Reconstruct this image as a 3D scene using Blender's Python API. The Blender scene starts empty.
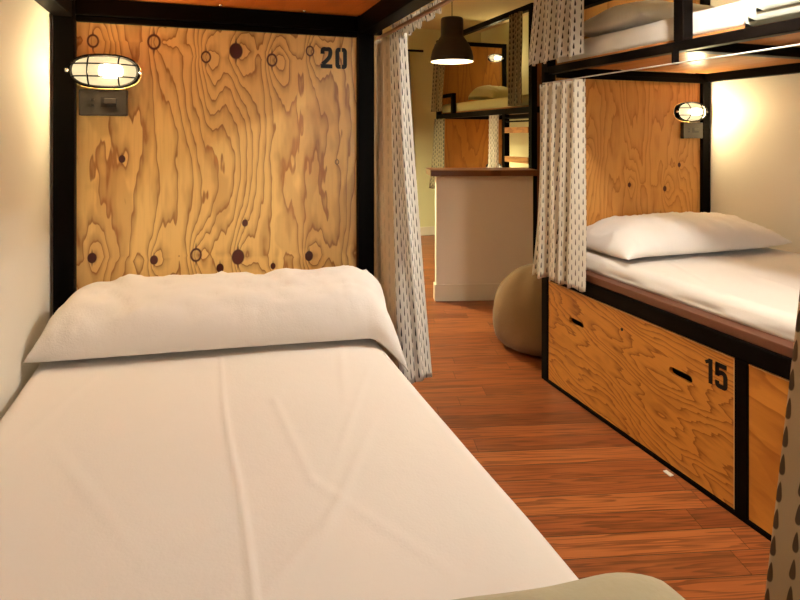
import bpy, bmesh, math, random
from mathutils import Vector, Matrix, noise as mn

random.seed(7)
scn = bpy.context.scene
COL = scn.collection
PI = math.pi
R = math.radians

# ------------------------------------------------------------------ mesh helpers
class MB:
    """collects shapes in world metres; build() links them as one mesh object"""
    def __init__(self):
        self.v = []; self.f = []; self.uv = {}; self.mi = {}
    def add(self, vs, fs, mi=0):
        o = len(self.v)
        self.v += [Vector(p) for p in vs]
        for f in fs:
            if mi: self.mi[len(self.f)] = mi
            self.f.append([i + o for i in f])
        return o
    def box(self, x0, x1, y0, y1, z0, z1, mi=0):
        vs = [(x0,y0,z0),(x1,y0,z0),(x1,y1,z0),(x0,y1,z0),(x0,y0,z1),(x1,y0,z1),(x1,y1,z1),(x0,y1,z1)]
        self.add(vs, [(0,3,2,1),(4,5,6,7),(0,1,5,4),(1,2,6,5),(2,3,7,6),(3,0,4,7)], mi)
        return self
    def tube(self, pts, r, seg=8, closed=False, caps=True):
        pts = [Vector(p) for p in pts]
        n = len(pts); rings = []
        up = None
        for i, p in enumerate(pts):
            if closed: t = pts[(i+1) % n] - pts[i-1]
            else: t = pts[min(i+1, n-1)] - pts[max(i-1, 0)]
            t.normalize()
            if up is None:
                up = Vector((0,0,1)) if abs(t.z) < .9 else Vector((1,0,0))
            a = t.cross(up)
            if a.length < 1e-5: a = t.cross(Vector((.3,1,.2)))
            a.normalize(); b = a.cross(t).normalized(); up = b
            rr = r[i] if isinstance(r, (list, tuple)) else r
            rings.append([p + a*math.cos(2*PI*k/seg)*rr + b*math.sin(2*PI*k/seg)*rr for k in range(seg)])
        vs = [q for ring in rings for q in ring]; fs = []
        m = n if closed else n-1
        for i in range(m):
            j = (i+1) % n
            for k in range(seg):
                l = (k+1) % seg
                fs.append((i*seg+k, i*seg+l, j*seg+l, j*seg+k))
        if caps and not closed:
            fs.append(tuple(range(seg))[::-1]); fs.append(tuple((n-1)*seg+k for k in range(seg)))
        self.add(vs, fs); return self
    def lathe(self, prof, c, seg=32, axis='z', sx=1, sy=1):
        """prof: list of (radius, height) ; c centre"""
        vs = []; fs = []
        n = len(prof)
        for r, h in prof:
            for k in range(seg):
                a = 2*PI*k/seg
                vs.append((c[0]+r*math.cos(a)*sx, c[1]+r*math.sin(a)*sy, c[2]+h))
        for i in range(n-1):
            for k in range(seg):
                l = (k+1) % seg
                fs.append((i*seg+k, i*seg+l, (i+1)*seg+l, (i+1)*seg+k))
        self.add(vs, fs); return self
    def build(self, name, mats, parent=None, smooth=False, bevel=0, solid=None, subsurf=0):
        me = bpy.data.meshes.new(name)
        vs = self.v
        if parent is not None:
            inv = parent.matrix_basis.inverted()
            if parent.parent is not None:
                inv = (parent.parent.matrix_basis @ parent.matrix_basis).inverted()
            vs = [inv @ p for p in vs]
        me.from_pydata([tuple(p) for p in vs], [], self.f)
        if self.uv:
            ul = me.uv_layers.new(name='UVMap')
            for lp in me.loops:
                ul.data[lp.index].uv = self.uv[lp.vertex_index]
        o = bpy.data.objects.new(name, me); COL.objects.link(o)
        if not isinstance(mats, (list, tuple)): mats = [mats]
        for m in mats: me.materials.append(m)
        for i, p in enumerate(me.polygons):
            p.use_smooth = smooth
            if i in self.mi: p.material_index = self.mi[i]
        me.update()
        if parent is not None: o.parent = parent
        if bevel:
            b = o.modifiers.new('Bevel', 'BEVEL'); b.width = bevel; b.segments = 2; b.limit_method = 'ANGLE'; b.angle_limit = R(40)
        if solid:
            s = o.modifiers.new('Solidify', 'SOLIDIFY'); s.thickness = solid; s.offset = 0
            if len(mats) > 1: s.material_offset = 1; s.material_offset_rim = 0
        if subsurf:
            s = o.modifiers.new('Subdivision', 'SUBSURF'); s.levels = subsurf; s.render_levels = subsurf
        return o

def tag(o, label, cat, group=None):
    o['label'] = label; o['category'] = cat
    if group: o['group'] = group
    return o
def thing(name, label, cat, loc=(0,0,0), rz=0, group=None):
    o = bpy.data.objects.new(name, None); COL.objects.link(o)
    o.location = loc; o.rotation_euler = (0, 0, rz)
    o.matrix_basis = Matrix.Translation(Vector(loc)) @ Matrix.Rotation(rz, 4, 'Z')
    return tag(o, label, cat, group)
def struct(o):
    o['kind'] = 'structure'; return o
def chaikin(pts, n=3, closed=False):
    pts = [Vector(p) for p in pts]
    for _ in range(n):
        q = [] if closed else [pts[0]]
        m = len(pts) if closed else len(pts)-1
        for i in range(m):
            a, b = pts[i], pts[(i+1) % len(pts)]
            q += [a*.75+b*.25, a*.25+b*.75]
        if not closed: q.append(pts[-1])
        pts = q
    return pts
def sampler(pts):
    pts = [Vector(p) for p in pts]
    L = [0]
    for a, b in zip(pts, pts[1:]): L.append(L[-1] + (b-a).length)
    def f(s):
        d = s*L[-1]
        for i in range(len(pts)-1):
            if d <= L[i+1] or i == len(pts)-2:
                w = (d-L[i])/max(1e-9, L[i+1]-L[i])
                return pts[i].lerp(pts[i+1], w)
    return f, L[-1]

# ------------------------------------------------------------------ material helpers
def rgb(h, k=1.0):
    """sRGB 0-255 triple -> linear"""
    o = []
    for c in h:
        c /= 255
        o.append((c/12.92 if c <= .04045 else ((c+.055)/1.055)**2.4)*k)
    return tuple(o)
class NT:
    def __init__(self, name):
        self.m = bpy.data.materials.new(name); self.m.use_nodes = True
        self.t = self.m.node_tree; self.n = self.t.nodes; self.l = self.t.links
        self.n.clear()
        self.out = self.n.new('ShaderNodeOutputMaterial')
        self.p = self.n.new('ShaderNodeBsdfPrincipled')
        self.l.new(self.p.outputs[0], self.out.inputs[0])
    def set(self, sock, v):
        if isinstance(v, bpy.types.NodeSocket): self.l.new(v, sock)
        elif isinstance(v, (tuple, list)) and len(v) == 3 and sock.type == 'RGBA': sock.default_value = (*v, 1)
        else: sock.default_value = v
    def M(self, op, a, b=0.0, c=None):
        nd = self.n.new('ShaderNodeMath'); nd.operation = op
        self.set(nd.inputs[0], a); self.set(nd.inputs[1], b)
        if c is not None: self.set(nd.inputs[2], c)
        return nd.outputs[0]
    def obj(self):
        tc = self.n.new('ShaderNodeTexCoord'); return tc.outputs['Object']
    def uv(self):
        tc = self.n.new('ShaderNodeTexCoord'); return tc.outputs['UV']
    def sep(self, v):
        s = self.n.new('ShaderNodeSeparateXYZ'); self.l.new(v, s.inputs[0]); return s.outputs
    def comb(self, x, y, z=0.0):
        c = self.n.new('ShaderNodeCombineXYZ')
        for s, v in zip(c.inputs, (x, y, z)): self.set(s, v)
        return c.outputs[0]
    def noise(self, vec, scale, detail=2.0, rough=.5, dist=0.0):
        nd = self.n.new('ShaderNodeTexNoise'); self.l.new(vec, nd.inputs['Vector'])
        nd.inputs['Scale'].default_value = scale; nd.inputs['Detail'].default_value = detail
        nd.inputs['Roughness'].default_value = rough; nd.inputs['Distortion'].default_value = dist
        return nd.outputs[0]
    def mix(self, f, a, b, mode='MIX'):
        nd = self.n.new('ShaderNodeMix'); nd.data_type = 'RGBA'; nd.blend_type = mode
        self.set(nd.inputs['Factor'], f); self.set(nd.inputs['A'] if False else nd.inputs[6], a); self.set(nd.inputs[7], b)
        return nd.outputs[2]
    def ramp(self, f, stops):
        nd = self.n.new('ShaderNodeValToRGB'); self.l.new(f, nd.inputs[0])
        e = nd.color_ramp.elements
        while len(e) < len(stops): e.new(.5)
        for el, (p, c) in zip(e, stops):
            el.position = p; el.color = (*c, 1) if len(c) == 3 else c
        return nd.outputs[0]
    def smooth(self, x, lo, hi):
        nd = self.n.new('ShaderNodeMapRange'); nd.interpolation_type = 'SMOOTHSTEP'
        self.set(nd.inputs[0], x); nd.inputs[1].default_value = lo; nd.inputs[2].default_value = hi
        return nd.outputs[0]
    def bump(self, h, strength=.2, dist=.01):
        nd = self.n.new('ShaderNodeBump'); nd.inputs['Strength'].default_value = strength; nd.inputs['Distance'].default_value = dist
        self.l.new(h, nd.inputs['Height']); self.l.new(nd.outputs[0], self.p.inputs['Normal'])
    def fin(self, col=None, rough=.5, metal=0.0, **kw):
        if col is not None: self.set(self.p.inputs['Base Color'], col)
        self.set(self.p.inputs['Roughness'], rough); self.set(self.p.inputs['Metallic'], metal)
        for k, v in kw.items(): self.set(self.p.inputs[k.replace('_', ' ')], v)
        return self.m

def mat_simple(name, col, rough=.5, metal=0.0, mottled=.06, scale=6, bump=0, bscale=60):
    t = NT(name)
    f = t.noise(t.obj(), scale, 3)
    c = t.mix(f, tuple(x*(1-mottled) for x in col), tuple(min(1, x*(1+mottled)) for x in col))
    if bump: t.bump(t.noise(t.obj(), bscale, 3), bump, .004)
    return t.fin(c, rough, metal)

def mat_emit(name, col, strength):
    t = NT(name)
    lw = t.noise(t.obj(), 3, 0)
    c = t.mix(lw, col, tuple(min(1, x*1.02) for x in col))
    t.set(t.p.inputs['Emission Color'], c); t.p.inputs['Emission Strength'].default_value = strength
    return t.fin((.8,.75,.65), .3)

def mat_ply(name, across, along, light, dark, knots=(), seed=0.0, freq=26.0, namp=.16, rough=.38, patches=.5, slant=0.0, linew=.5, stretch=.55, centre=0.0, lin=.7):
    """rotary-cut plywood: contour lines of a stretched noise field, swelling round each knot"""
    t = NT(name)
    xyz = t.sep(t.obj())
    a = xyz[across]; l = xyz[along]
    if slant: a = t.M('MULTIPLY_ADD', l, slant, a)
    v1 = t.comb(t.M('MULTIPLY', a, 4.2), t.M('MULTIPLY', l, stretch), seed)
    n1 = t.noise(v1, 1.0, 1.5, .45)
    v2 = t.comb(t.M('MULTIPLY', a, 26.0), t.M('MULTIPLY', l, 5.0), seed+5)
    n2 = t.noise(v2, 1.0, 2, .6)
    F = t.M('MULTIPLY', n1, namp*4)
    F = t.M('MULTIPLY_ADD', n2, .055, F)
    ac = t.M('SUBTRACT', a, centre)
    F = t.M('MULTIPLY_ADD', t.M('SQRT', t.M('MULTIPLY_ADD', ac, ac, .012)), lin, F)
    kmask = None; ring = None
    for (ka, kl, kr, amp, solidk) in knots:
        da = t.M('SUBTRACT', a, ka); dl = t.M('SUBTRACT', l, kl)
        d2 = t.M('ADD', t.M('MULTIPLY', da, da), t.M('MULTIPLY', t.M('MULTIPLY', dl, dl), .22))
        d = t.M('SQRT', d2)
        F = t.M('MULTIPLY_ADD', t.M('POWER', 2.718, t.M('MULTIPLY', d, -1/(kr*3.2))), amp, F)
        if amp >= .1:
            g = t.M('POWER', 2.718, t.M('MULTIPLY', t.M('ABSOLUTE', dl), -9.0))
            sg = t.M('DIVIDE', da, t.M('SQRT', t.M('MULTIPLY_ADD', da, da, .0012)))
            g = t.M('MULTIPLY', g, t.M('POWER', 2.718, t.M('MULTIPLY', t.M('ABSOLUTE', da), -14.0)))
            F = t.M('MULTIPLY_ADD', t.M('MULTIPLY', sg, g), .13, F)
        # the knot itself: nearly round with pointed tips
        dk = t.M('SQRT', t.M('ADD', t.M('MULTIPLY', da, da), t.M('MULTIPLY', t.M('MULTIPLY', dl, dl), .62)))
        tip = t.M('ADD', t.M('MULTIPLY', t.M('ABSOLUTE', da), 4.0), t.M('MULTIPLY', t.M('ABSOLUTE', dl), .55))
        inner = t.smooth(dk, kr*.80, kr*.62)
        outer = t.M('MAXIMUM', t.smooth(dk, kr*1.12, kr*.92), t.smooth(tip, kr*1.5, kr*1.0))
        km = outer if solidk else t.M('SUBTRACT', outer, t.M('MULTIPLY', inner, .8))
        kmask = km if kmask is None else t.M('MAXIMUM', kmask, km)
    ph = t.M('FRACT', t.M('MULTIPLY', F, freq))
    line = t.M('ADD', t.M('MULTIPLY', t.M('MULTIPLY', t.smooth(ph, .35, .93), t.smooth(ph, 1.0, .93)), .55), t.M('MULTIPLY', t.M('MULTIPLY', t.smooth(ph, .78, .93), t.smooth(ph, 1.0, .95)), .45))
    fine = t.noise(t.comb(t.M('MULTIPLY', a, 160.0), t.M('MULTIPLY', l, 6.0), seed), 1.0, 2)
    pat = t.noise(t.comb(t.M('MULTIPLY', a, 7.0), t.M('MULTIPLY', l, 3.2), seed+11), 1.0, 3, .55)
    patm = t.smooth(pat, .53, .58)
    mid = tuple(x*.55+y*.45 for x, y in zip(light, dark))
    c = t.mix(t.M('MULTIPLY', patm, patches), light, mid)
    c = t.mix(t.M('MULTIPLY', line, linew+.25), c, dark)
    c = t.mix(t.M('MULTIPLY', t.smooth(fine, .45, .75), .25), c, mid)
    if kmask is not None:
        c = t.mix(kmask, c, rgb((78, 22, 14)))
    t.bump(t.M('ADD', line, fine), .06, .002)
    return t.fin(c, rough)

def mat_floor():
    t = NT('floor_planks')
    xyz = t.sep(t.obj())
    ca, sa = math.cos(R(-15)), math.sin(R(-15))
    a = t.M('ADD', t.M('MULTIPLY', xyz[0], ca), t.M('MULTIPLY', xyz[1], sa))
    b = t.M('ADD', t.M('MULTIPLY', xyz[0], -sa), t.M('MULTIPLY', xyz[1], ca))
    row = t.M('FLOOR', t.M('DIVIDE', b, .105))
    wn = t.n.new('ShaderNodeTexWhiteNoise'); wn.noise_dimensions = '1D'; t.l.new(row, wn.inputs['W'])
    ash = t.M('MULTIPLY_ADD', wn.outputs[0], 3.0, a)
    colm = t.M('FLOOR', t.M('DIVIDE', ash, 1.25))
    wn2 = t.n.new('ShaderNodeTexWhiteNoise'); wn2.noise_dimensions = '2D'; t.l.new(t.comb(row, colm), wn2.inputs['Vector'])
    rnd = wn2.outputs[0]
    fb = t.M('FRACT', t.M('DIVIDE', b, .105)); fa = t.M('FRACT', t.M('DIVIDE', ash, 1.25))
    gap = t.M('MAXIMUM', t.M('MAXIMUM', t.smooth(fb, .022, .008), t.smooth(fb, .978, .992)), t.smooth(fa, .0022, .0008))
    g1 = t.noise(t.comb(t.M('MULTIPLY', a, .8), t.M('MULTIPLY', b, 13), t.M('MULTIPLY', rnd, 40)), 1.0, 3, .6)
    F = t.M('MULTIPLY_ADD', g1, .9, t.M('MULTIPLY', b, 4.0))
    ph = t.M('FRACT', t.M('MULTIPLY', F, 9.0))
    line = t.M('MULTIPLY', t.smooth(ph, .3, .9), t.smooth(ph, 1.0, .9))
    g2 = t.noise(t.comb(t.M('MULTIPLY', a, 6), t.M('MULTIPLY', b, 190), rnd), 1.0, 2)
    base = t.ramp(rnd, [(0, rgb((122, 62, 32))), (.45, rgb((144, 78, 40))), (.8, rgb((162, 94, 50))), (1, rgb((104, 52, 27)))])
    c = t.mix(t.M('MULTIPLY', line, .7), base, rgb((72, 34, 16)))
    c = t.mix(t.M('MULTIPLY', t.smooth(g2, .4, .75), .3), c, rgb((176, 108, 60)))
    c = t.mix(gap, c, rgb((52, 26, 14)))
    t.bump(t.M('SUBTRACT', 1.0, gap), .25, .003)
    rr = t.M('MULTIPLY_ADD', g1, .14, .24)
    return t.fin(c, rr, Specular_IOR_Level=.3)

def mat_curtain(name, base, ink, px=.0245, pz=.042, lw=.0030, lh=.0150, fade=1.0):
    """printed cloth: staggered columns of tapering dashes, in metres of cloth (UV)"""
    t = NT(name)
    s = t.sep(t.uv())
    u = t.M('DIVIDE', s[0], px); col = t.M('FLOOR', u)
    par = t.M('MODULO', t.M('ABSOLUTE', col), 2.0)
    v = t.M('ADD', t.M('DIVIDE', s[1], pz), t.M('MULTIPLY', par, .5))
    wob = t.noise(t.comb(t.M('MULTIPLY', s[0], 25), t.M('MULTIPLY', s[1], 25)), 1.0, 2)
    du = t.M('MULTIPLY', t.M('SUBTRACT', t.M('FRACT', u), .5), px)
    dv = t.M('MULTIPLY', t.M('SUBTRACT', t.M('FRACT', v), .5), pz)
    du = t.M('ADD', du, t.M('MULTIPLY', t.M('SUBTRACT', wob, .5), .003))
    # teardrop: width shrinks towards the top
    w = t.M('MULTIPLY', t.M('SUBTRACT', 1.0, t.M('MULTIPLY', dv, .55/lh)), lw)
    e = t.M('ADD', t.M('POWER', t.M('ABSOLUTE', t.M('DIVIDE', du, w)), 2.0), t.M('POWER', t.M('ABSOLUTE', t.M('DIVIDE', dv, lh)), 3.0))
    m = t.smooth(e, 1.25, .75)
    weave = t.noise(t.comb(t.M('MULTIPLY', s[0], 300), t.M('MULTIPLY', s[1], 300)), 1.0, 1)
    c = t.mix(t.M('MULTIPLY', weave, .2), base, tuple(x*.8 for x in base))
    c = t.mix(t.M('MULTIPLY', m, fade), c, ink)
    t.bump(weave, .08, .001)
    t.fin(c, .85)
    tl = t.n.new('ShaderNodeBsdfTranslucent'); t.l.new(c, tl.inputs[0])
    mx = t.n.new('ShaderNodeMixShader'); mx.inputs[0].default_value = .28
    t.l.new(t.p.outputs[0], mx.inputs[1]); t.l.new(tl.outputs[0], mx.inputs[2]); t.l.new(mx.outputs[0], t.out.inputs[0])
    return t.m

def mat_cloth(name, col, scale=220, bump=.08, rough=.88):
    t = NT(name)
    w = t.noise(t.obj(), scale, 2); big = t.noise(t.obj(), 5, 3)
    c = t.mix(big, tuple(x*.95 for x in col), col)
    h = t.M('ADD', t.M('MULTIPLY', w, .3), t.noise(t.obj(), 18, 4, .6))
    t.bump(h, bump, .012)
    return t.fin(c, rough, Sheen_Weight=.15)

# ------------------------------------------------------------------ materials
BLACK = mat_simple('black_steel', (.0030,.0020,.0016), .42, 0, .25, 9)
BLACK.node_tree.nodes['Principled BSDF'].inputs['Specular IOR Level'].default_value = .035
WALLM = mat_simple('painted_plaster', rgb((230, 223, 210)), .8, 0, .03, 3, .05, 80)
WALLF = mat_simple('cream_plaster', rgb((218, 214, 168)), .8, 0, .03, 3, .05, 80)
CEILM = mat_simple('ceiling_paint', rgb((226, 208, 160)), .85, 0, .03, 3)
TRIMM = mat_simple('white_gloss_paint', rgb((224, 214, 196)), .45, 0, .03, 4)
SHEET = mat_cloth('white_cotton_sheet', rgb((238, 230, 222)), 260, .10)
PILLM = mat_cloth('white_pillowcase', rgb((238, 232, 226)), 260, .22)
BLANK = mat_cloth('grey_blanket', rgb((178, 168, 138)), 120, .2)
TOWEL = mat_cloth('pale_sage_cotton', rgb((205, 212, 200)), 160, .25)
PALEG = mat_cloth('pale_olive_cotton', rgb((214, 206, 150)), 160, .2)
CURT = mat_curtain('dash_printed_cotton', rgb((238, 234, 226)), rgb((58, 56, 56)))
CURTR = mat_curtain('dash_printed_cotton_cream_ground', rgb((236, 228, 212)), rgb((92, 80, 72)), .031, .050, .0034, .0155)  # cream ground, lighter ink and wider dash spacing
CURTB = mat_curtain('cloth_reverse', rgb((232, 212, 182)), rgb((140, 122, 98)), fade=.25)
CURTN = mat_curtain('taupe_dash_cotton', rgb((206, 182, 150)), rgb((100, 80, 64)), .042, .037, .0052, .0140)
CURTF = mat_curtain('shade_toned_dash_cotton', rgb((150, 136, 106)), rgb((70, 62, 46)), .05, .05, .010, .018)  # printed cloth darkened to olive grey for the dim far light
GREYC = mat_cloth('grey_window_cloth', rgb((120, 112, 92)), 100, .1)
BEANM = mat_cloth('olive_bean_bag_cloth', rgb((124, 92, 50)), 140, .3, .92)
COUNTW = mat_ply('dark_counter_wood', 1, 0, rgb((104, 62, 36)), rgb((62, 34, 18)), (), 3.0, 20, .2, .35, .3)
RUNGW = mat_ply('ladder_wood', 2, 1, rgb((196, 140, 74)), rgb((150, 92, 40)), (), 8.0, 20, .2, .45, .3)
PLASTIC = mat_simple('dark_plastic', (.034,.026,.019), .42, 0, .1, 10)
SOCKD = mat_simple('black_plastic', (.008,.007,.006), .35, 0, .1, 10)
CHROME = mat_simple('brushed_steel', (.72,.70,.66), .25, 1.0, .05, 12)
RODC = mat_simple('copper_tube', (.42,.20,.11), .35, .7, .08, 12)
RODW = mat_simple('white_enamel', (.75,.73,.70), .3, 0, .04, 12)
PAINTK = mat_simple('black_stencil_paint', (.006,.006,.006), .4, 0, .2, 20)
PAINTK.node_tree.nodes['Principled BSDF'].inputs['Specular IOR Level'].default_value = .25
SHADE = mat_simple('dark_brown_enamel', (.014,.008,.005), .5, 0, .15, 10)
SHADEI = mat_simple('white_shade_lining', (.85,.80,.68), .6, 0, .03, 10)
UNDER = mat_ply('varnished_underside', 0, 1, rgb((206, 112, 46)), rgb((176, 84, 28)), (), 2.0, 7, .2, .3, .3, linew=.15)
UNDERR = mat_ply('varnished_base_board', 0, 1, rgb((196, 132, 78)), rgb((166, 98, 50)), (), 6.0, 7, .2, .26, .3, linew=.15)
LEDGE = mat_simple('brown_board_edge', rgb((100, 58, 38)), .45, 0, .12, 14)
BACKP = mat_ply('brown_end_panel', 0, 2, rgb((132, 74, 40)), rgb((96, 48, 24)), (), 4.0, 12, .2, .45, .3)
def mat_frost(name, col, e, clear=.55):
    """frosted lamp glass: part clear, part glowing from the bulb inside"""
    t = NT(name)
    tr = t.n.new('ShaderNodeBsdfTransparent'); tr.inputs[0].default_value = (1.0, .93, .78, 1)
    f = t.noise(t.obj(), 60, 2)
    t.set(t.p.inputs['Emission Color'], t.mix(f, col, tuple(x*.9 for x in col))); t.p.inputs['Emission Strength'].default_value = e
    t.fin((.75,.70,.58), .2)
    mx = t.n.new('ShaderNodeMixShader'); mx.inputs[0].default_value = 1-clear
    t.l.new(tr.outputs[0], mx.inputs[1]); t.l.new(t.p.outputs[0], mx.inputs[2]); t.l.new(mx.outputs[0], t.out.inputs[0])
    return t.m
GLOW = mat_frost('lit_frosted_glass', (1.0, .84, .48), 1.7)
GLOWR = GLOWF = GLOW
LBULB = mat_emit('lamp_bulb', (1.0, .85, .55), 500)
LBULBR = mat_emit('lamp_bulb_bright', (1.0, .85, .55), 900)
BULB = mat_emit('warm_bulb', (1.0, .86, .62), 420)
BULBF = mat_emit('added_far_bulb', (1.0, .90, .54), 3400)
BULBC = mat_emit('counter_warm_bulb', (1.0, .84, .58), 60)
BULBT = mat_emit('added_half_warm_bulb', (1.0, .88, .68), 360)
BULBS = mat_emit('added_dim_bulb', (1.0, .93, .82), 70)
BULBW = mat_emit('added_white_bulb', (1.0, .92, .80), 800)
PAPER = mat_simple('white_paper', (.75,.73,.7), .7)

# ------------------------------------------------------------------ camera maths for laying out knots only
AY = math.atan(200/575)
H = 1.35
def on_y(u, v, Y):
    """point on the plane y = Y seen at photo pixel (u, v)"""
    d = Vector((math.sin(AY), math.cos(AY), 0))*575 + Vector((math.cos(AY), -math.sin(AY), 0))*(u-400) + Vector((0,0,1))*(135-v)
    t = Y/d.y
    return Vector((0,0,H)) + d*t

# ------------------------------------------------------------------ setting
def room():
    o = MB().box(-.405, 3.75, -2.2, 7.25, -.06, 0).build('floor', FLOOR); struct(o)
    o = MB().box(-.55, 3.85, -2.35, 7.4, 2.78, 2.86).build('ceiling', CEILM); struct(o)
    o = MB().box(-.53, -.405, -2.2, 7.25, 0, 2.78).build('wall_left', WALLM); struct(o)
    m = MB(); m.box(2.958, 3.12, -2.2, 2.86, 0, 2.78)
    o = m.build('wall_right', WALLM); struct(o)
    o = MB().box(3.12, 3.72, 2.78, 2.86, 0, 2.78).build('wall_jog', WALLF); struct(o)
    o = MB().box(3.70, 3.82, 2.86, 7.25, 0, 2.78).build('wall_right_far', WALLF); struct(o)
    o = MB().box(-.53, 3.82, 7.20, 7.32, 0, 2.78).build('wall_far', WALLF); struct(o)
    m = MB()   # back wall with an added, unseen window opening for fill light
    m.box(-.53, .75, -2.32, -2.2, 0, 2.78); m.box(2.35, 3.12, -2.32, -2.2, 0, 2.78)
    m.box(.75, 2.35, -2.32, -2.2, 0, .85); m.box(.75, 2.35, -2.32, -2.2, 2.4, 2.78)
    o = m.build('wall_back', WALLM); struct(o)
    m = MB()
    for x0, x1 in ((.75,.81),(2.29,2.35),(1.52,1.58)): m.box(x0, x1, -2.3, -2.23, .85, 2.4)
    m.box(.75, 2.35, -2.3, -2.23, .85, .91); m.box(.75, 2.35, -2.3, -2.23, 2.34, 2.4)
    o = m.build('added_window', TRIMM, bevel=.004); struct(o)  # frame of the added window behind the camera
    o = MB().box(-.405, 3.70, 7.183, 7.20, 0, .115).build('baseboard_far', TRIMM, bevel=.004); struct(o)
    o = MB().box(2.944, 2.958, -2.2, 2.66, 0, .10).build('baseboard_right', TRIMM); struct(o)
FLOOR = mat_floor()
room()

# ------------------------------------------------------------------ digits
def stroke(m, pts, w, plane, thick=.0015):
    """flat band of width w along a 2-D polyline, laid on plane(a, b, depth) -> world"""
    P = [Vector((p[0], p[1], 0)) for p in pts]
    n = len(P); vs = []
    for i in range(n):
        t = (P[min(i+1, n-1)] - P[max(i-1, 0)]).normalized()
        q = Vector((-t.y, t.x, 0))
        if 0 < i < n-1:
            t1 = (P[i]-P[i-1]).normalized(); c = max(.55, t.dot(t1))
        else: c = 1
        for s in (-1, 1):
            a = P[i] + q*s*w/2/c
            vs.append(plane(a.x, a.y, thick)); vs.append(plane(a.x, a.y, 0))
    fs = []
    for i in range(n-1):
        k = i*4
        fs += [(k, k+4, k+6, k+2), (k, k+1, k+5, k+4), (k+2, k+6, k+7, k+3)]
    fs += [(0, 2, 3, 1), ((n-1)*4, (n-1)*4+1, (n-1)*4+3, (n-1)*4+2)]
    m.add(vs, fs)
def number(text, plane, h, dw, gap, w, stencil):
    m = MB(); x = 0
    for ch in text:
        if ch == '1':
            stroke(m, [(x+dw*.42, 0), (x+dw*.42, h)], w, plane)
            stroke(m, [(x+dw*.42-w*.4, h-w*.62), (x-dw*.02, h*.80)], w*.75, plane)
            x += dw*.62+gap
        elif ch == '5':
            e = w/2
            stroke(m, [(x+dw-.06*dw, h-e), (x+e*.2, h-e)], w, plane)
            stroke(m, [(x+e, h-e*.5), (x+e, h*.46)], w, plane)
            a = chaikin([(x+e, h*.545, 0), (x+dw*.5, h*.66, 0), (x+dw-e, h*.60, 0), (x+dw-e, h*.33, 0), (x+dw-e, e*.8, 0), (x+dw*.5, e*.9, 0), (x+e, e*.8, 0), (x+e, h*.27, 0)], 3)
            stroke(m, [(p.x, p.y) for p in a], w, plane)
            x += dw+gap
        elif ch == '2':
            e = w/2
            a = chaikin([(x+e, h*.68, 0), (x+e, h-e*.7, 0), (x+dw*.5, h-e, 0), (x+dw-e, h-e*.7, 0), (x+dw-e, h*.60, 0), (x+dw*.55, h*.38, 0), (x+e, w*1.0, 0)], 3)
            stroke(m, [(p.x, p.y) for p in a], w, plane)
            stroke(m, [(x+.1*e, e), (x+dw, e)], w, plane)
            x += dw+gap
        elif ch == '0':
            e = w/2; g = w*.16
            for s in (0, 1):
                f = (lambda q: x+q) if s == 0 else (lambda q: x+dw-q)
                a = chaikin([(f(dw/2-g), e, 0), (f(e), e*.8, 0), (f(e), h*.35, 0), (f(e), h*.65, 0), (f(e), h-e*.8, 0), (f(dw/2-g), h-e, 0)], 3)
                stroke(m, [(p.x, p.y) for p in a], w, plane)
            x += dw+gap
    return m

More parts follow.
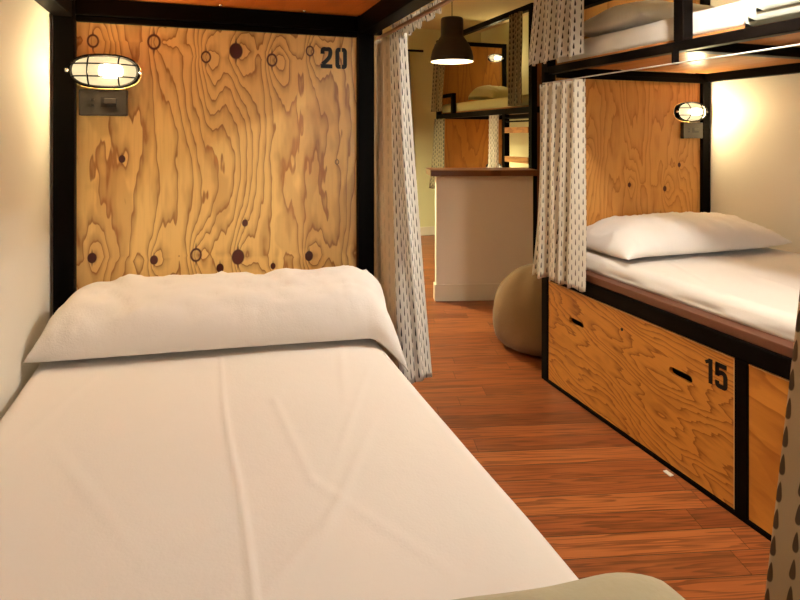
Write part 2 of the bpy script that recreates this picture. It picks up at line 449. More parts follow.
# ------------------------------------------------------------------ lamps and sockets
def wall_lamp(name, label, c, glow, sc=1.0, lit=None):
    """oval caged bulkhead lamp on a panel facing -y ; c = centre on the panel"""
    t = thing(name, label, 'lamp', c, 0, 'caged oval wall lamps at the bed heads')
    a, b = .100*sc, .052*sc
    def oval(k, y, ra, rb):
        vs = []
        for i in range(k):
            th = 2*PI*i/k
            cx = math.copysign(abs(math.cos(th))**.75, math.cos(th)); cz = math.copysign(abs(math.sin(th))**.85, math.sin(th))
            vs.append((c[0]+ra*cx, c[1]-y, c[2]+rb*cz))
        return vs
    def shell(levels, cap=True):
        m = MB(); k = 40; vs = []; fs = []
        for (y, ra, rb) in levels: vs += oval(k, y, ra, rb)
        for i in range(len(levels)-1):
            for j in range(k):
                l = (j+1) % k
                fs.append((i*k+j, i*k+l, (i+1)*k+l, (i+1)*k+j))
        if cap: fs.append(tuple((len(levels)-1)*k+j for j in range(k)))
        m.add(vs, fs); return m
    shell([(0, a, b), (.022, a, b), (.028, a*.97, b*.95), (.028, a*.5, b*.5)]).build('base', BLACK, t, smooth=False)
    L = [(.026, a*.90, b*.86)]
    for i in range(1, 8):
        q = i/8*PI/2
        L.append((.026+.034*math.sin(q), a*.90*(.35+.65*math.cos(q)), b*.86*(.25+.75*math.cos(q))))
    g = shell(L).build('glass_dome', glow, t, smooth=True); g['label'] = 'glowing frosted glass'
    o = MB().lathe([(0, -.034), (.012, -.031), (.019, -.018), (.020, 0), (.019, .018), (.012, .031), (0, .034)], (0, 0, 0), 16)
    o.v = [Vector((c[0]+.018*sc+p.z*sc, c[1]-.036+p.y*.8, c[2]+p.x)) for p in o.v]
    o.build('bulb', lit or LBULB, t, smooth=True)
    m = MB()
    m.tube(oval(40, .030, a*.96, b*.95), .0042*sc, 6, closed=True)
    for xx in (-.042*sc, .042*sc):
        pts = []
        for i in range(13):
            q = -1+2*i/12
            pts.append((c[0]+xx, c[1]-.030-.036*math.cos(q*PI/2)**.6, c[2]+b*.95*q*.97))
        m.tube(pts, .0024*sc, 6)
    for zz in (-.019*sc, .019*sc):
        pts = []
        for i in range(17):
            q = -1+2*i/16
            pts.append((c[0]+a*.93*q, c[1]-.030-.036*max(0, math.cos(q*PI/2))**.5, c[2]+zz))
        m.tube(pts, .0024*sc, 6)
    m.build('wire_cage', BLACK, t, smooth=True)
    for s in (-1, 1):
        MB().lathe([(.0, -.006), (.006, -.006), (.006, .004), (.0, .006)], (c[0]+s*a*1.03, c[1]-.030, c[2]), 10).build('bolt', CHROME, t, smooth=True)
    return t
def socket_box(label, c, w, h):
    t = thing('power_socket', label, 'socket', c, 0, 'socket plates under the bed lamps')
    x, y, z = c
    MB().box(x-w/2, x+w/2, y-.026, y, z-h/2, z+h/2).build('plate', PLASTIC, t, bevel=.003)
    yy = y-.026
    m = MB()
    for dz in (.008, -.008): m.lathe([(.0045, -.001), (.0045, .001), (0, .001)], (x-w*.22, yy, z+dz), 10)
    m.box(x-w*.22-.004, x-w*.22+.004, yy-.001, yy+.001, z+.004, z+.012); m.box(x-w*.22-.004, x-w*.22+.004, yy-.001, yy+.001, z-.012, z-.004)
    m.box(x-w*.05, x+w*.28, yy-.0015, yy+.001, z-.014, z+.016)
    m.build('outlet', SOCKD, t)
    MB().box(x+w*.02, x+w*.26, yy-.004, yy, z-.002, z+.013).build('switch', PLASTIC, t, bevel=.001)
    return t

# ------------------------------------------------------------------ pillows, mattresses, folded cloth
def pillow(name, label, c, W, D, T, mat=PILLM, seed=0, rz=0, tilt=0, lift=0.0, wr=.006, droop=None, p=3.2, group='white bed pillows', crown=0.0, pu=None, vprof=None, seamr=.30):
    """c = centre of the underside ; W along x, D along y"""
    nu, nv = 72, 40
    rot = Matrix.Rotation(rz, 4, 'Z')
    vs = []; idx = {}
    m = MB()
    def surf(u, v, top):
        au, av = abs(u), abs(v)
        ex = W/2*u*(1-.035*(1-av**2)*(au**6))   # sides slightly drawn in
        ey = D/2*v*(1-.06*(1-au**2)*(av**4))
        prof = max(0, 1-au**(pu or p+1.6))**.55*(vprof(v) if vprof else max(0, 1-av**p)**.55)
        q = Vector((u*3.1+seed, v*2.3, seed*1.7))
        n = mn.noise(q)*.5+mn.noise(q*2.7)*.25
        cr = math.sin((u*W*22+v*D*9) + 3*mn.noise(Vector((u*2+seed, v*2, 3))))*max(0, mn.noise(Vector((u*2.4, v*1.5+seed, 9)))+.15)
        seam = T*seamr
        if top:
            z = seam + prof*(T-seam)*(1+.10*n + crown*(1-u*u)) + wr*cr*prof**.4 + wr*.6*n + wr*.75*prof**.3*(max(0, 1-abs(mn.noise(Vector((u*W*8+v*1.2+seed, v*1.1-u*.6, seed*2.1))))*2.2)**4 - .2)
        else:
            z = seam*(1-prof**.8)
        y = ey
        z += tilt*(v*.5+.5)*prof**.3
        if droop: 
            dx, dy, dz = droop(u, v)
        else: dx = dy = dz = 0
        return Vector((ex+dx, y+dy, max(z, 0)+dz+lift))
    for top in (1, 0):
        for i in range(nu+1):
            for j in range(nv+1):
                u = -1+2*i/nu; v = -1+2*j/nv
                u = math.copysign(1-(1-abs(u))**1.35, u); v = math.copysign(1-(1-abs(v))**1.35, v)
                edge = i in (0, nu) or j in (0, nv)
                if edge and not top:
                    idx[(0, i, j)] = idx[(1, i, j)]; continue
                P = rot @ surf(u, v, top)
                idx[(top, i, j)] = len(vs); vs.append(P + Vector(c))
    fs = []
    for i in range(nu):
        for j in range(nv):
            fs.append((idx[(1,i,j)], idx[(1,i+1,j)], idx[(1,i+1,j+1)], idx[(1,i,j+1)]))
            fs.append((idx[(0,i,j)], idx[(0,i,j+1)], idx[(0,i+1,j+1)], idx[(0,i+1,j)]))
    m.add(vs, fs)
    o = m.build(name, mat, smooth=True)
    return tag(o, label, 'pillow', group)

def mattress(label, x0, x1, y0, y1, z0, z1, mat=SHEET, wrinkle=None, r=.035, seed=0, nx=70, ny=110, group='mattresses in white sheets', side=None):
    def axis(a0, a1, n):
        out = []
        for k in (1.0, .66, .33): out.append((a0, r+(z1-z0-r)*k))
        for i in range(5):
            q = PI/2*(i/5)
            out.append((a0+r*(1-math.cos(q)), r*(1-math.sin(q))))
        for i in range(n+1): out.append((a0+r+(a1-a0-2*r)*i/n, 0))
        for i in range(4, -1, -1):
            q = PI/2*(i/5)
            out.append((a1-r*(1-math.cos(q)), r*(1-math.sin(q))))
        for k in (.33, .66, 1.0): out.append((a1, r+(z1-z0-r)*k))
        return out
    X, Y = axis(x0, x1, nx), axis(y0, y1, ny)
    m = MB(); vs = []; fs = []
    for (x, dx) in X:
        for (y, dy) in Y:
            z = z1-max(dx, dy)
            px, py, pz = x, y, z
            if max(dx, dy) < r*1.2:
                n = mn.noise(Vector((x*3+seed, y*3, 0)))*.004 + mn.noise(Vector((x*9+seed, y*7, 4)))*.0012
                pz += n
                if wrinkle: pz += wrinkle(x, y)
            elif z > z0+.005 and side:
                px += side(x, y, z)
            vs.append((px, py, pz))
    ny_ = len(Y)
    for i in range(len(X)-1):
        for j in range(ny_-1):
            fs.append((i*ny_+j, (i+1)*ny_+j, (i+1)*ny_+j+1, i*ny_+j+1))
    m.add(vs, fs)
    per = [i*ny_ for i in range(len(X))] + [(len(X)-1)*ny_+j for j in range(1, ny_)] + [i*ny_+ny_-1 for i in range(len(X)-2, -1, -1)] + [j for j in range(ny_-2, 0, -1)]
    m.f.append(per[::-1])
    o = m.build('mattress', mat, smooth=True)
    return tag(o, label, 'mattress', group)

def folded_cloth(name, label, cat, layers, mat, thick, seed=0, group=None):
    """a stack of soft folds: layers of (x0,x1,y0,y1,z) rounded sheets joined as one cloth"""
    m = MB()
    for li, (x0, x1, y0, y1, z) in enumerate(layers):
        n = 26; vs = []; fs = []
        for i in range(n+1):
            for j in range(n+1):
                u = -1+2*i/n; v = -1+2*j/n
                u = math.copysign(1-(1-abs(u))**1.5, u); v = math.copysign(1-(1-abs(v))**1.5, v)
                e = max(0, 1-abs(u)**8)**.5*max(0, 1-abs(v)**8)**.5
                x = (x0+x1)/2+u*(x1-x0)/2; y = (y0+y1)/2+v*(y1-y0)/2
                nn = mn.noise(Vector((x*8+seed, y*8, li*3.0)))
                x += .008*mn.noise(Vector((y*9, li*4.0, seed))); y += .010*mn.noise(Vector((x*7, li*5.0, seed+3)))
                vs.append((x, y, z+thick*.5+thick*.5*e+nn*thick*.22*e)); vs.append((x, y, z+thick*.5-thick*.5*e))
        for i in range(n):
            for j in range(n):
                a = (i*(n+1)+j)*2; b = ((i+1)*(n+1)+j)*2
                fs.append((a, b, b+2, a+2)); fs.append((a+1, a+3, b+3, b+1))
        m.add(vs, fs)
    o = m.build(name, mat, smooth=True)
    return tag(o, label, cat, group)

# ------------------------------------------------------------------ curtains
def cloth(ptop, pbot, zt, zb, folds, at, ab, width, seed=0, ns=150, nh=40, ease=1.0, hem=None, jitter=.35, flip=False, amp=None):
    ft, _ = sampler(chaikin([(*p, 0) for p in ptop], 3)); fb, _ = sampler(chaikin([(*p, 0) for p in pbot], 3))
    m = MB(); vs = []; fs = []
    for j in range(nh+1):
        h = j/nh; hh = h**ease
        for i in range(ns+1):
            s = i/ns
            P = ft(s).lerp(fb(s), hh)
            e = .01
            T = (ft(min(1, s+e)).lerp(fb(min(1, s+e)), hh) - ft(max(0, s-e)).lerp(fb(max(0, s-e)), hh)).normalized()
            N = Vector((-T.y, T.x, 0))
            ph = folds*s + jitter*mn.noise(Vector((s*folds*.8+seed, h*.9, seed)))
            A = (at+(ab-at)*h)*(amp(s) if amp else 1)
            off = A*math.sin(2*PI*ph) + A*.3*math.sin(2*PI*(ph*1.9+seed))*h
            P = P + N*off
            z = zt+(zb-zt)*h
            if hem: z += hem(s)*h
            vs.append((P.x, P.y, z)); m.uv[len(vs)-1] = (s*width, z)
    for j in range(nh):
        for i in range(ns):
            a = j*(ns+1)+i
            q = (a, a+1, a+ns+2, a+ns+1)
            fs.append(q[::-1] if flip else q)
    m.add(vs, fs)
    return m
def curtain(label, m, mats, thick=.0022, group='printed bunk curtains'):
    o = m.build('curtain', mats, smooth=True, solid=thick)
    return tag(o, label, 'curtain', group)

# ================================================================== LEFT BUNK
LX0, LX1 = -.397, .560          # outer faces of its posts
LY0, LY1 = -.24, 1.925
PW = .055
bl = thing('bunk_bed', 'black steel bunk on the left with knotty plywood headboard painted 20', 'bunk bed', (.08, .84, 0), 0, 'black steel bunk beds')
for x in (LX0, LX1-PW):
    for y in (LY0, LY1-.05):
        MB().box(x, x+PW, y, y+.05, 0, 2.5).build('post', BLACK, bl, bevel=.003)
# upper frame: angle on top of tube, as seen under the upper bed
m = MB(); m.box(LX0+PW, LX1-PW, 1.880, 1.925, 1.700, 1.750); m.box(LX0+PW, LX1-PW, 1.890, 1.925, 1.682, 1.700)
m.build('head_beam', BLACK, bl, bevel=.003)
MB().box(LX1-PW+.002, LX1, LY0+.05, 1.875, 1.690, 1.752).build('side_rail', BLACK, bl, bevel=.003)
MB().box(LX0, LX0+.05, LY0+.05, 1.875, 1.690, 1.752).build('side_rail', BLACK, bl, bevel=.003)
MB().box(LX0+PW, LX1-PW, LY0, LY0+.05, 1.690, 1.752).build('foot_beam', BLACK, bl, bevel=.003)
o = MB().box(LX0+.004, LX1-.004, LY0+.004, LY1-.004, 1.7525, 1.772).build('upper_base_board', UNDER, bl); o['label'] = 'orange varnished underside board'
for k, x in enumerate((-.25, .06, .32)):
    MB().lathe([(0, -.004), (.004, -.003), (.005, 0)], (x, 1.862, 1.7525), 8).build('screw', CHROME, bl, smooth=True)
for x in (LX1-.05, LX0):
    MB().box(x, x+.05, LY0+.05, 1.875, .56, .628).build('lower_side_rail', BLACK, bl, bevel=.003)
MB().box(LX0+PW, LX1-PW, 1.885, 1.92, .56, .628).build('lower_head_beam', BLACK, bl, bevel=.003)
MB().box(LX0+PW, LX1-PW, LY0, LY0+.05, .56, .628).build('lower_foot_beam', BLACK, bl, bevel=.003)
MB().box(LX0+.004, LX1-.058, LY0+.052, 1.872, .6285, .648).build('lower_base_board', LEDGE, bl)
# headboard
HBY = 1.905
kn_px = [(93,41,.016,.10,0),(154,42,.019,.11,0),(206,57,.015,.12,0),(236,51,.020,.13,1),(272,60,.017,.12,0),(310,51,.014,.10,0),
         (92,258,.012,.10,1),(154,260,.011,.12,1),(196,255,.017,.12,0),(238,257,.019,.13,1),(309,256,.013,.13,1),
         (122,159,.009,.03,1),(245,223,.009,.02,1),(273,266,.008,.07,1),(220,268,.011,.06,1),(337,162,.007,.02,0)]
kn = []
for (u, v, kr, amp, sk) in kn_px:
    p = on_y(u, v, HBY); kn.append((p.x-.08, p.z, kr, amp, sk))
PLY20 = mat_ply('knotty_plywood', 0, 2, rgb((252, 213, 134)), rgb((164, 94, 34)), kn, 1.3, 34, .085, .36, .55, linew=.62, stretch=1.0, centre=-.25, lin=.95)
hb = MB().box(LX0+PW-.004, LX1-PW+.004, HBY, HBY+.018, .63, 1.698).build('headboard', PLY20, bl)
hb['label'] = 'knotty plywood headboard'
p = on_y(320.5, 68, HBY)
number('20', lambda a, b, d: Vector((p.x+a, HBY-d, p.z+b)), .070, .040, .0105, .0135, True).build('number', PAINTK, hb)
# curtain rod
m = MB().tube([(.592, LY0+.02, 1.689), (.592, 1.93, 1.689)], .0065, 10)
o = m.build('curtain_rod', RODC, bl, smooth=True); o['label'] = 'copper coloured curtain rod'
for y in (1.90, .9, -.1): MB().box(.5605, .594, y-.008, y+.008, 1.694, 1.716).build('rod_bracket', BLACK, bl)

wall_lamp('wall_lamp', 'lit caged oval lamp at the top left of the headboard painted 20', (-.264, HBY-.0005, 1.537), GLOW, .95)
socket_box('dark socket plate under the lamp on the headboard painted 20', (-.268, HBY-.0005, 1.445), .128, .077)

def wl(x, y):
    # one long pressed fold line down the sheet, a few faint creases
    z = 0
    xf = .045 + .018*(1.6-y) + .004*math.sin(y*9)
    z += .0034*math.exp(-((x-xf)/.0045)**2)*min(1, max(0, (1.75-y)*2))
    for (a, b, c_, w, k) in ((.22, .9, .55, .010, .0045), (.30, 1.15, .45, .008, .004), (-.18, 1.05, -.5, .012, .004), (.10, .75, .9, .010, .005), (.33, 1.38, .2, .010, .004), (-.28, 1.35, .3, .014, .004)):
        d = (x-a) - c_*(y-b)
        z += .45*k*math.exp(-(d/w)**2)*math.exp(-((y-b)/.16)**2)
    for (ax, ay, bx, by, k) in ((.174,.937,-.07,.83,.0010), (.174,.937,.31,.68,.0010), (.174,.937,.15,1.25,.0012)):
        L2 = (bx-ax)**2+(by-ay)**2; q = min(1, max(0, ((x-ax)*(bx-ax)+(y-ay)*(by-ay))/L2))
        d = math.hypot(x-ax-q*(bx-ax), y-ay-q*(by-ay)); z += k*math.exp(-(d/.008)**2)
    z -= .006*max(0, (x-.36)/.1)**2 if x > .36 else 0
    return z
mattress('white sheeted mattress on the left lower bunk, nearest in view', -.388, .478, -.17, 1.872, .6485, .783, wrinkle=wl, r=.03, nx=170, ny=190)

def droop_l(u, v):
    # the right end overhangs the mattress and its flap sags; the left end nests against the wall
    dx = dy = dz = 0
    if u > .80:
        k = ((u-.80)/.20)
        dz -= .085*k**1.5*(.65-.35*v); dy -= .045*k*(1-v)*.5
    return dx, dy, dz
def vp_l(v):
    f = max(0, 1-abs((v-.12)/(1.12 if v < .12 else .88))**(3.0 if v < .12 else 5.0))**.55
    return f*(.86+.14*v)
pillow('pillow', 'large white pillow across the left bed against headboard 20', (.083, 1.672, .787), .935, .285, .168, seed=2.3, rz=R(-7.5), wr=.010, droop=droop_l, vprof=vp_l, pu=14, seamr=.12)

# folded grey blanket across the foot of the left bed, slipping over its right edge
def blanket_left():
    m = MB(); vs = []; fs = []
    n, k = 70, 30
    prof = sampler(chaikin([(-.375,0,.800),(-.1,0,.808),(.2,0,.806),(.40,0,.812),(.50,0,.815),(.560,0,.793),(.572,0,.72),(.572,0,.675)], 3))[0]
    for lay in range(2):
        for i in range(n+1):
            s = i/n; P = prof(s)
            ed = .676 - .115*s*s + .008*mn.noise(Vector((s*6, 1, 0)))
            for j in range(k+1):
                v = j/k
                y = ed*(1-v) - .155*v
                e = min(1, v/.06)
                rnd = math.sqrt(max(0, 1-(1-e)**2))
                wob = .010*mn.noise(Vector((P.x*5, y*6, 2))) + .004*mn.noise(Vector((P.x*14, y*11, 5)))
                top = P.z + wob*rnd
                if lay == 0: z = top - .022*(1-rnd); x = P.x
                else: z = top - .022 - .014*rnd; x = P.x - (.012 if s > .8 else 0)
                if lay == 1 and x < .46: z = max(z, .7905)
                if lay == 0 and x < .46: z = max(z, .792)
                if s > .8: x = min(x, .575)
                vs.append((x, y, z))
    W = k+1; tot = (n+1)*W
    for i in range(n):
        for j in range(k):
            a = i*W+j
            fs.append((a, a+W, a+W+1, a+1)); fs.append((tot+a, tot+a+1, tot+a+W+1, tot+a+W))
    for i in range(n):
        for j in (0, k):
            a = i*W+j; fs.append((a, tot+a, tot+a+W, a+W))
    for j in range(k):
        for i in (0, n):
            a = i*W+j; fs.append((a, a+1, tot+a+1, tot+a))
    m.add(vs, fs)
    o = m.build('blanket', BLANK, smooth=True)
    tag(o, 'grey folded blanket across the foot of the left bed', 'blanket')
blanket_left()

# the curtain gathered at the head end: reverse side showing, leading edge turned in so the print shows
pt = [(.585,2.00),(.594,1.90),(.600,1.82),(.598,1.765),(.602,1.745),(.614,1.742),(.628,1.752)]
pb = [(.588,1.93),(.602,1.85),(.584,1.76),(.580,1.70),(.600,1.665),(.650,1.672),(.700,1.700)]
m = cloth(pt, pb, 1.681, .572, 5.6, .013, .013, .72, seed=.7, ns=220, nh=50, ease=1.2, hem=lambda s: .012*math.sin(s*9), flip=False, amp=lambda s: 1 if s < .55 else max(.40, 1-(s-.55)*6))
for k in range(len(m.f)):
    if (k % 220)/220 > .66: m.mi[k] = 1        # the turned leading edge is faced with the printed cloth
c0 = curtain('white dash printed curtain gathered at the right end of headboard 20', m, [CURT, CURTB, CURT])

# ruffled heading strip bunched along the rod
m = MB(); vs = []; ns = 120
for i in range(ns+1):
    s = i/ns; y = 1.86-.42*s
    for j in range(7):
        h = j/6
        x = .6155+.010*math.sin(s*52+h*.8)*(.5+.5*math.sin(s*17+1))+.004*h
        z = 1.722-(.066+.010*math.sin(s*33))*h*(1-.45*s)
        vs.append((x, y, z)); m.uv[len(vs)-1] = (s*.9, z)
fs = [(i*7+j, i*7+j+1, (i+1)*7+j+1, (i+1)*7+j) for i in range(ns) for j in range(6)]
m.add(vs, fs)
h = m.build('heading', [CURT, CURT], c0, smooth=True, solid=.002); h['label'] = 'ruffled white heading along the rod'

# the same bunk's curtain at the foot end, close to the camera
pt = [(.64,.20),(.70,.30),(.64,.38),(.70,.46),(.655,.50)]
pb = [(.66,.06),(.74,.22),(.66,.34),(.75,.46),(.705,.57)]
pt = [(.63,.05),(.66,.16),(.625,.26),(.665,.36),(.650,.415)]
pb = [(.66,.02),(.73,.20),(.66,.36),(.740,.50),(.69,.60)]
m = cloth(pt, pb, 1.700, .30, 2.0, .006, .010, .95, seed=4.1, ns=140, nh=40, flip=False)
curtain('taupe dash printed curtain hanging close at the lower right corner', m, [CURTN, CURTN])

# ================================================================== RIGHT BUNK
RX0, RX1 = 1.790, 2.952
RY0, RY1 = .33, 2.758
br = thing('bunk_bed', 'black steel bunk on the right with plywood drawers, one painted 15', 'bunk bed', (2.39, 1.54, 0), 0, 'black steel bunk beds')
MB().box(RX0, RX0+.055, 2.70, RY1, 0, 2.5).build('post', BLACK, br, bevel=.003)
MB().box(2.892, RX1, 2.70, RY1, 0, 2.5).build('post', BLACK, br, bevel=.003)
MB().box(RX0, RX0+.055, RY0, RY0+.055, 0, 2.5).build('post', BLACK, br, bevel=.003)
MB().box(2.892, RX1, RY0, RY0+.055, 0, 2.5).build('post', BLACK, br, bevel=.003)
MB().box(RX0, RX0+.05, 1.488, 1.537, .012, .560).build('drawer_post', BLACK, br, bevel=.002)
MB().box(RX0, RX0+.05, RY0+.055, 2.70, .560, .628).build('lower_side_rail', BLACK, br, bevel=.003)
MB().box(2.905, RX1, RY0+.055, 2.70, .560, .628).build('lower_side_rail', BLACK, br, bevel=.003)
MB().box(RX0, RX0+.04, RY0+.055, 2.70, .0, .014).build('bottom_rail', BLACK, br)
o = MB().box(RX0+.012, 2.950, RY0+.06, 2.695, .6285, .662).build('lower_base_board', LEDGE, br, bevel=.003); o['label'] = 'brown wooden board ledge'
# upper frame
MB().box(RX0, RX0+.045, RY0+.055, 2.70, 1.682, 1.722).build('side_rail', BLACK, br, bevel=.003)
MB().box(2.907, RX1, RY0+.055, 2.70, 1.672, 1.722).build('side_rail', BLACK, br, bevel=.003)
m = MB(); m.box(RX0+.055, 2.892, 2.705, 2.75, 1.682, 1.722); m.box(RX0+.055, 2.892, 2.695, 2.70, 1.664, 1.690)
m.build('head_beam', BLACK, br, bevel=.002)
MB().box(RX0+.046, 2.906, 1.745, 1.80, 1.680, 1.7215).build('cross_beam', BLACK, br, bevel=.003)
MB().box(RX0+.055, 2.892, RY0+.002, RY0+.05, 1.682, 1.7215).build('foot_beam', BLACK, br, bevel=.003)
o = MB().box(RX0+.048, 2.950, RY0+.06, 2.69, 1.7222, 1.740).build('upper_base_board', UNDERR, br); o['label'] = 'varnished wooden underside board'
for (x, y) in ((2.45, 2.35), (2.45, 2.0)): MB().box(x-.03, x+.03, y-.003, y+.003, 1.7205, 1.7225).build('slot', SOCKD, br)
# guard rail of the upper bed
m = MB(); m.box(RX0, RX0+.05, 1.765, 1.815, 1.7225, 2.03); m.box(RX0, RX0+.05, 1.815, 2.70, 1.985, 2.03)
m.build('guard_rail', BLACK, br, bevel=.003)
# headboards
PLYR = mat_ply('warm_plywood', 0, 2, rgb((216, 158, 84)), rgb((172, 104, 40)), [(-.345,1.235,.012,.14,1),(-.03,1.06,.011,.11,1),(.34,1.17,.011,.11,1),(.23,1.03,.013,.11,1)], 9.1, 28, .12, .34, .15, linew=.5, stretch=.9)
PLYU = mat_ply('striped_plywood', 0, 2, rgb((210, 156, 86)), rgb((170, 106, 46)), (), 14.1, 12, .03, .4, .1, linew=.5, stretch=.2)
hbr = MB().box(RX0+.056, 2.891, 2.722, 2.740, .63, 1.681).build('headboard', PLYR, br); hbr['label'] = 'plywood headboard of the lower bed'
hbu = MB().box(RX0+.056, 2.891, 2.722, 2.740, 1.742, 2.449).build('headboard', PLYU, br); hbu['label'] = 'striped plywood headboard of the upper bed'
MB().box(RX0+.055, 2.892, 2.71, 2.75, 2.45, 2.495).build('top_beam', BLACK, br, bevel=.003)
m = MB().tube([(1.762, RY0+.02, 1.631), (1.762, 2.70, 1.631)], .0030, 8)
o = m.build('curtain_rod', RODW, br, smooth=True); o['label'] = 'thin white curtain rod'
for y in (RY0+.04, 1.79, 2.69): MB().box(1.7605, 1.7895, y-.004, y+.004, 1.629, 1.690).build('rod_bracket', BLACK, br)

# drawers with cut-through handle slots
def slotted(x, y0, y1, z0, z1, slots, L=.118, hh=.032, depth=.018):
    """front panel at plane x facing -x ; slots = [(yc, zc)]"""
    m = MB()
    slots = sorted(slots)
    cuts = [y0] + [(a[0]+b[0])/2 for a, b in zip(slots, slots[1:])] + [y1]
    for (yc, zc), a, b in zip(slots, cuts, cuts[1:]):
        angs = [2*PI*i/48 for i in range(48)]
        for (cy, cz) in ((a, z0), (a, z1), (b, z0), (b, z1)): angs.append(math.atan2(cz-zc, cy-yc) % (2*PI))
        angs = sorted(set(round(q, 6) for q in angs)); n = len(angs)
        inn, out = [], []
        for q in angs:
            d = Vector((math.cos(q), math.sin(q)))
            # stadium radius along d
            r_ = hh/2; hl = L/2-r_
            lo, hi = 0, L
            for _ in range(40):
                md = (lo+hi)/2; p_ = d*md
                dy = max(0, abs(p_.x)-hl)
                if math.hypot(dy, p_.y) < r_: lo = md
                else: hi = md
            inn.append((yc+d.x*lo, zc+d.y*lo))
            ts = []
            if d.x > 1e-9: ts.append((b-yc)/d.x)
            if d.x < -1e-9: ts.append((a-yc)/d.x)
            if d.y > 1e-9: ts.append((z1-zc)/d.y)
            if d.y < -1e-9: ts.append((z0-zc)/d.y)
            k = min(ts); out.append((yc+d.x*k, zc+d.y*k))
        vs = [(x, *p_) for p_ in inn] + [(x, *p_) for p_ in out] + [(x+depth, *p_) for p_ in inn] + [(x+depth, *p_) for p_ in out]
        fs = []
        for i in range(n):
            j = (i+1) % n
            fs.append((i, n+i, n+j, j)); fs.append((i, j, 2*n+j, 2*n+i)); fs.append((2*n+i, 2*n+j, 3*n+j, 3*n+i))
            fs.append((n+i, 3*n+i, 3*n+j, n+j))
        m.add(vs, fs)
    return m
PLYD = mat_ply('drawer_plywood', 2, 1, rgb((206, 138, 58)), rgb((132, 68, 18)), (), 21.0, 40, .13, .36, .35, slant=-.16, linew=.62, stretch=1.2)
PLYE = mat_ply('drawer_plywood_bold', 2, 1, rgb((206, 136, 56)), rgb((146, 76, 20)), [(.34,-.30,.02,.16,0)], 27.0, 9, .15, .36, .6, slant=-.16, linew=.4, stretch=1.2)
EDGE = mat_simple('pale_plywood_edge', rgb((214, 176, 122)), .5, 0, .1, 30)
FX = RX0+.006
d1 = slotted(FX, 1.541, 2.696, .018, .556, [(1.785, .400), (2.452, .400)]).build('drawer', PLYD, br)
d1['label'] = 'plywood drawer front painted 15'
d2 = slotted(FX, .392, 1.484, .018, .556, [(.62, .400), (1.16, .400)]).build('drawer', PLYE, br)
d2['label'] = 'plywood drawer front nearest the camera'
for d, y0, y1 in ((d1, 1.541, 2.696), (d2, .392, 1.484)):
    m = MB(); m.box(FX+.06, FX+.075, y0+.01, y1-.01, .03, .54)  # black sheet standing in for the shade inside the drawer
    m.build('interior_shade_sheet', SOCKD, d)
    m = MB(); m.box(FX-.0006, FX+.002, y0, y0+.0035, .018, .556); m.box(FX-.0006, FX+.002, y0, y1, .5528, .556)
    o = m.build('panel_edge', EDGE, d); o['label'] = 'pale cut plywood edge'
number('15', lambda a, b, dd: Vector((FX-dd, 1.664-a, .424+b)), .092, .052, .010, .017, False).build('number', PAINTK, d1)
m = MB()
m.tube([(FX-.003, 2.118, .474), (FX+.004, 2.118, .474)], .007, 14)
m.build('lock', SOCKD, d1)
wall_lamp('wall_lamp', 'bright caged oval lamp on the right lower bunk headboard beside the wall', (2.800, 2.7215, 1.490), GLOWR, 1.12, LBULBR)
wall_lamp('wall_lamp', 'added caged oval lamp high on the right upper bunk headboard, out of view above', (2.70, 2.7215, 2.33), GLOWR, 1.1)  # added out of view to brighten the upper bed
socket_box('dark socket plate under the lamp on the right bunk', (2.812, 2.7215, 1.378), .150, .098)

def wr_(x, y):
    z = 0
    for (a, b, c_, w, k) in ((2.2, 1.6, .2, .02, .003), (2.4, 1.2, -.3, .02, .003), (2.05, 2.0, .4, .012, .003)):
        d = (x-a)-c_*(y-b); z += k*math.exp(-(d/w)**2)*math.exp(-((y-b)/.4)**2)
    return z
def side_r(x, y, z):
    if x > 2: return 0
    return .006*math.sin(y*14+z*40)+.004*mn.noise(Vector((y*9, z*20, 1)))
mattress('white sheeted mattress on the right lower bunk above the drawers', 1.862, 2.945, .42, 2.69, .6625, .742, wrinkle=wr_, r=.045, nx=100, ny=160, seed=3, side=side_r)
def droop_r(u, v):
    k = max(0, -u-.6)/.4
    return (0, -.02*k*k, -.02*k*k)
pillow('pillow', 'plump white pillow on the right lower bunk under its lamp', (2.385, 2.415, .747), 1.03, .52, .165, seed=5.2, rz=R(-2), wr=.011, p=2.6, droop=droop_r, crown=.12)

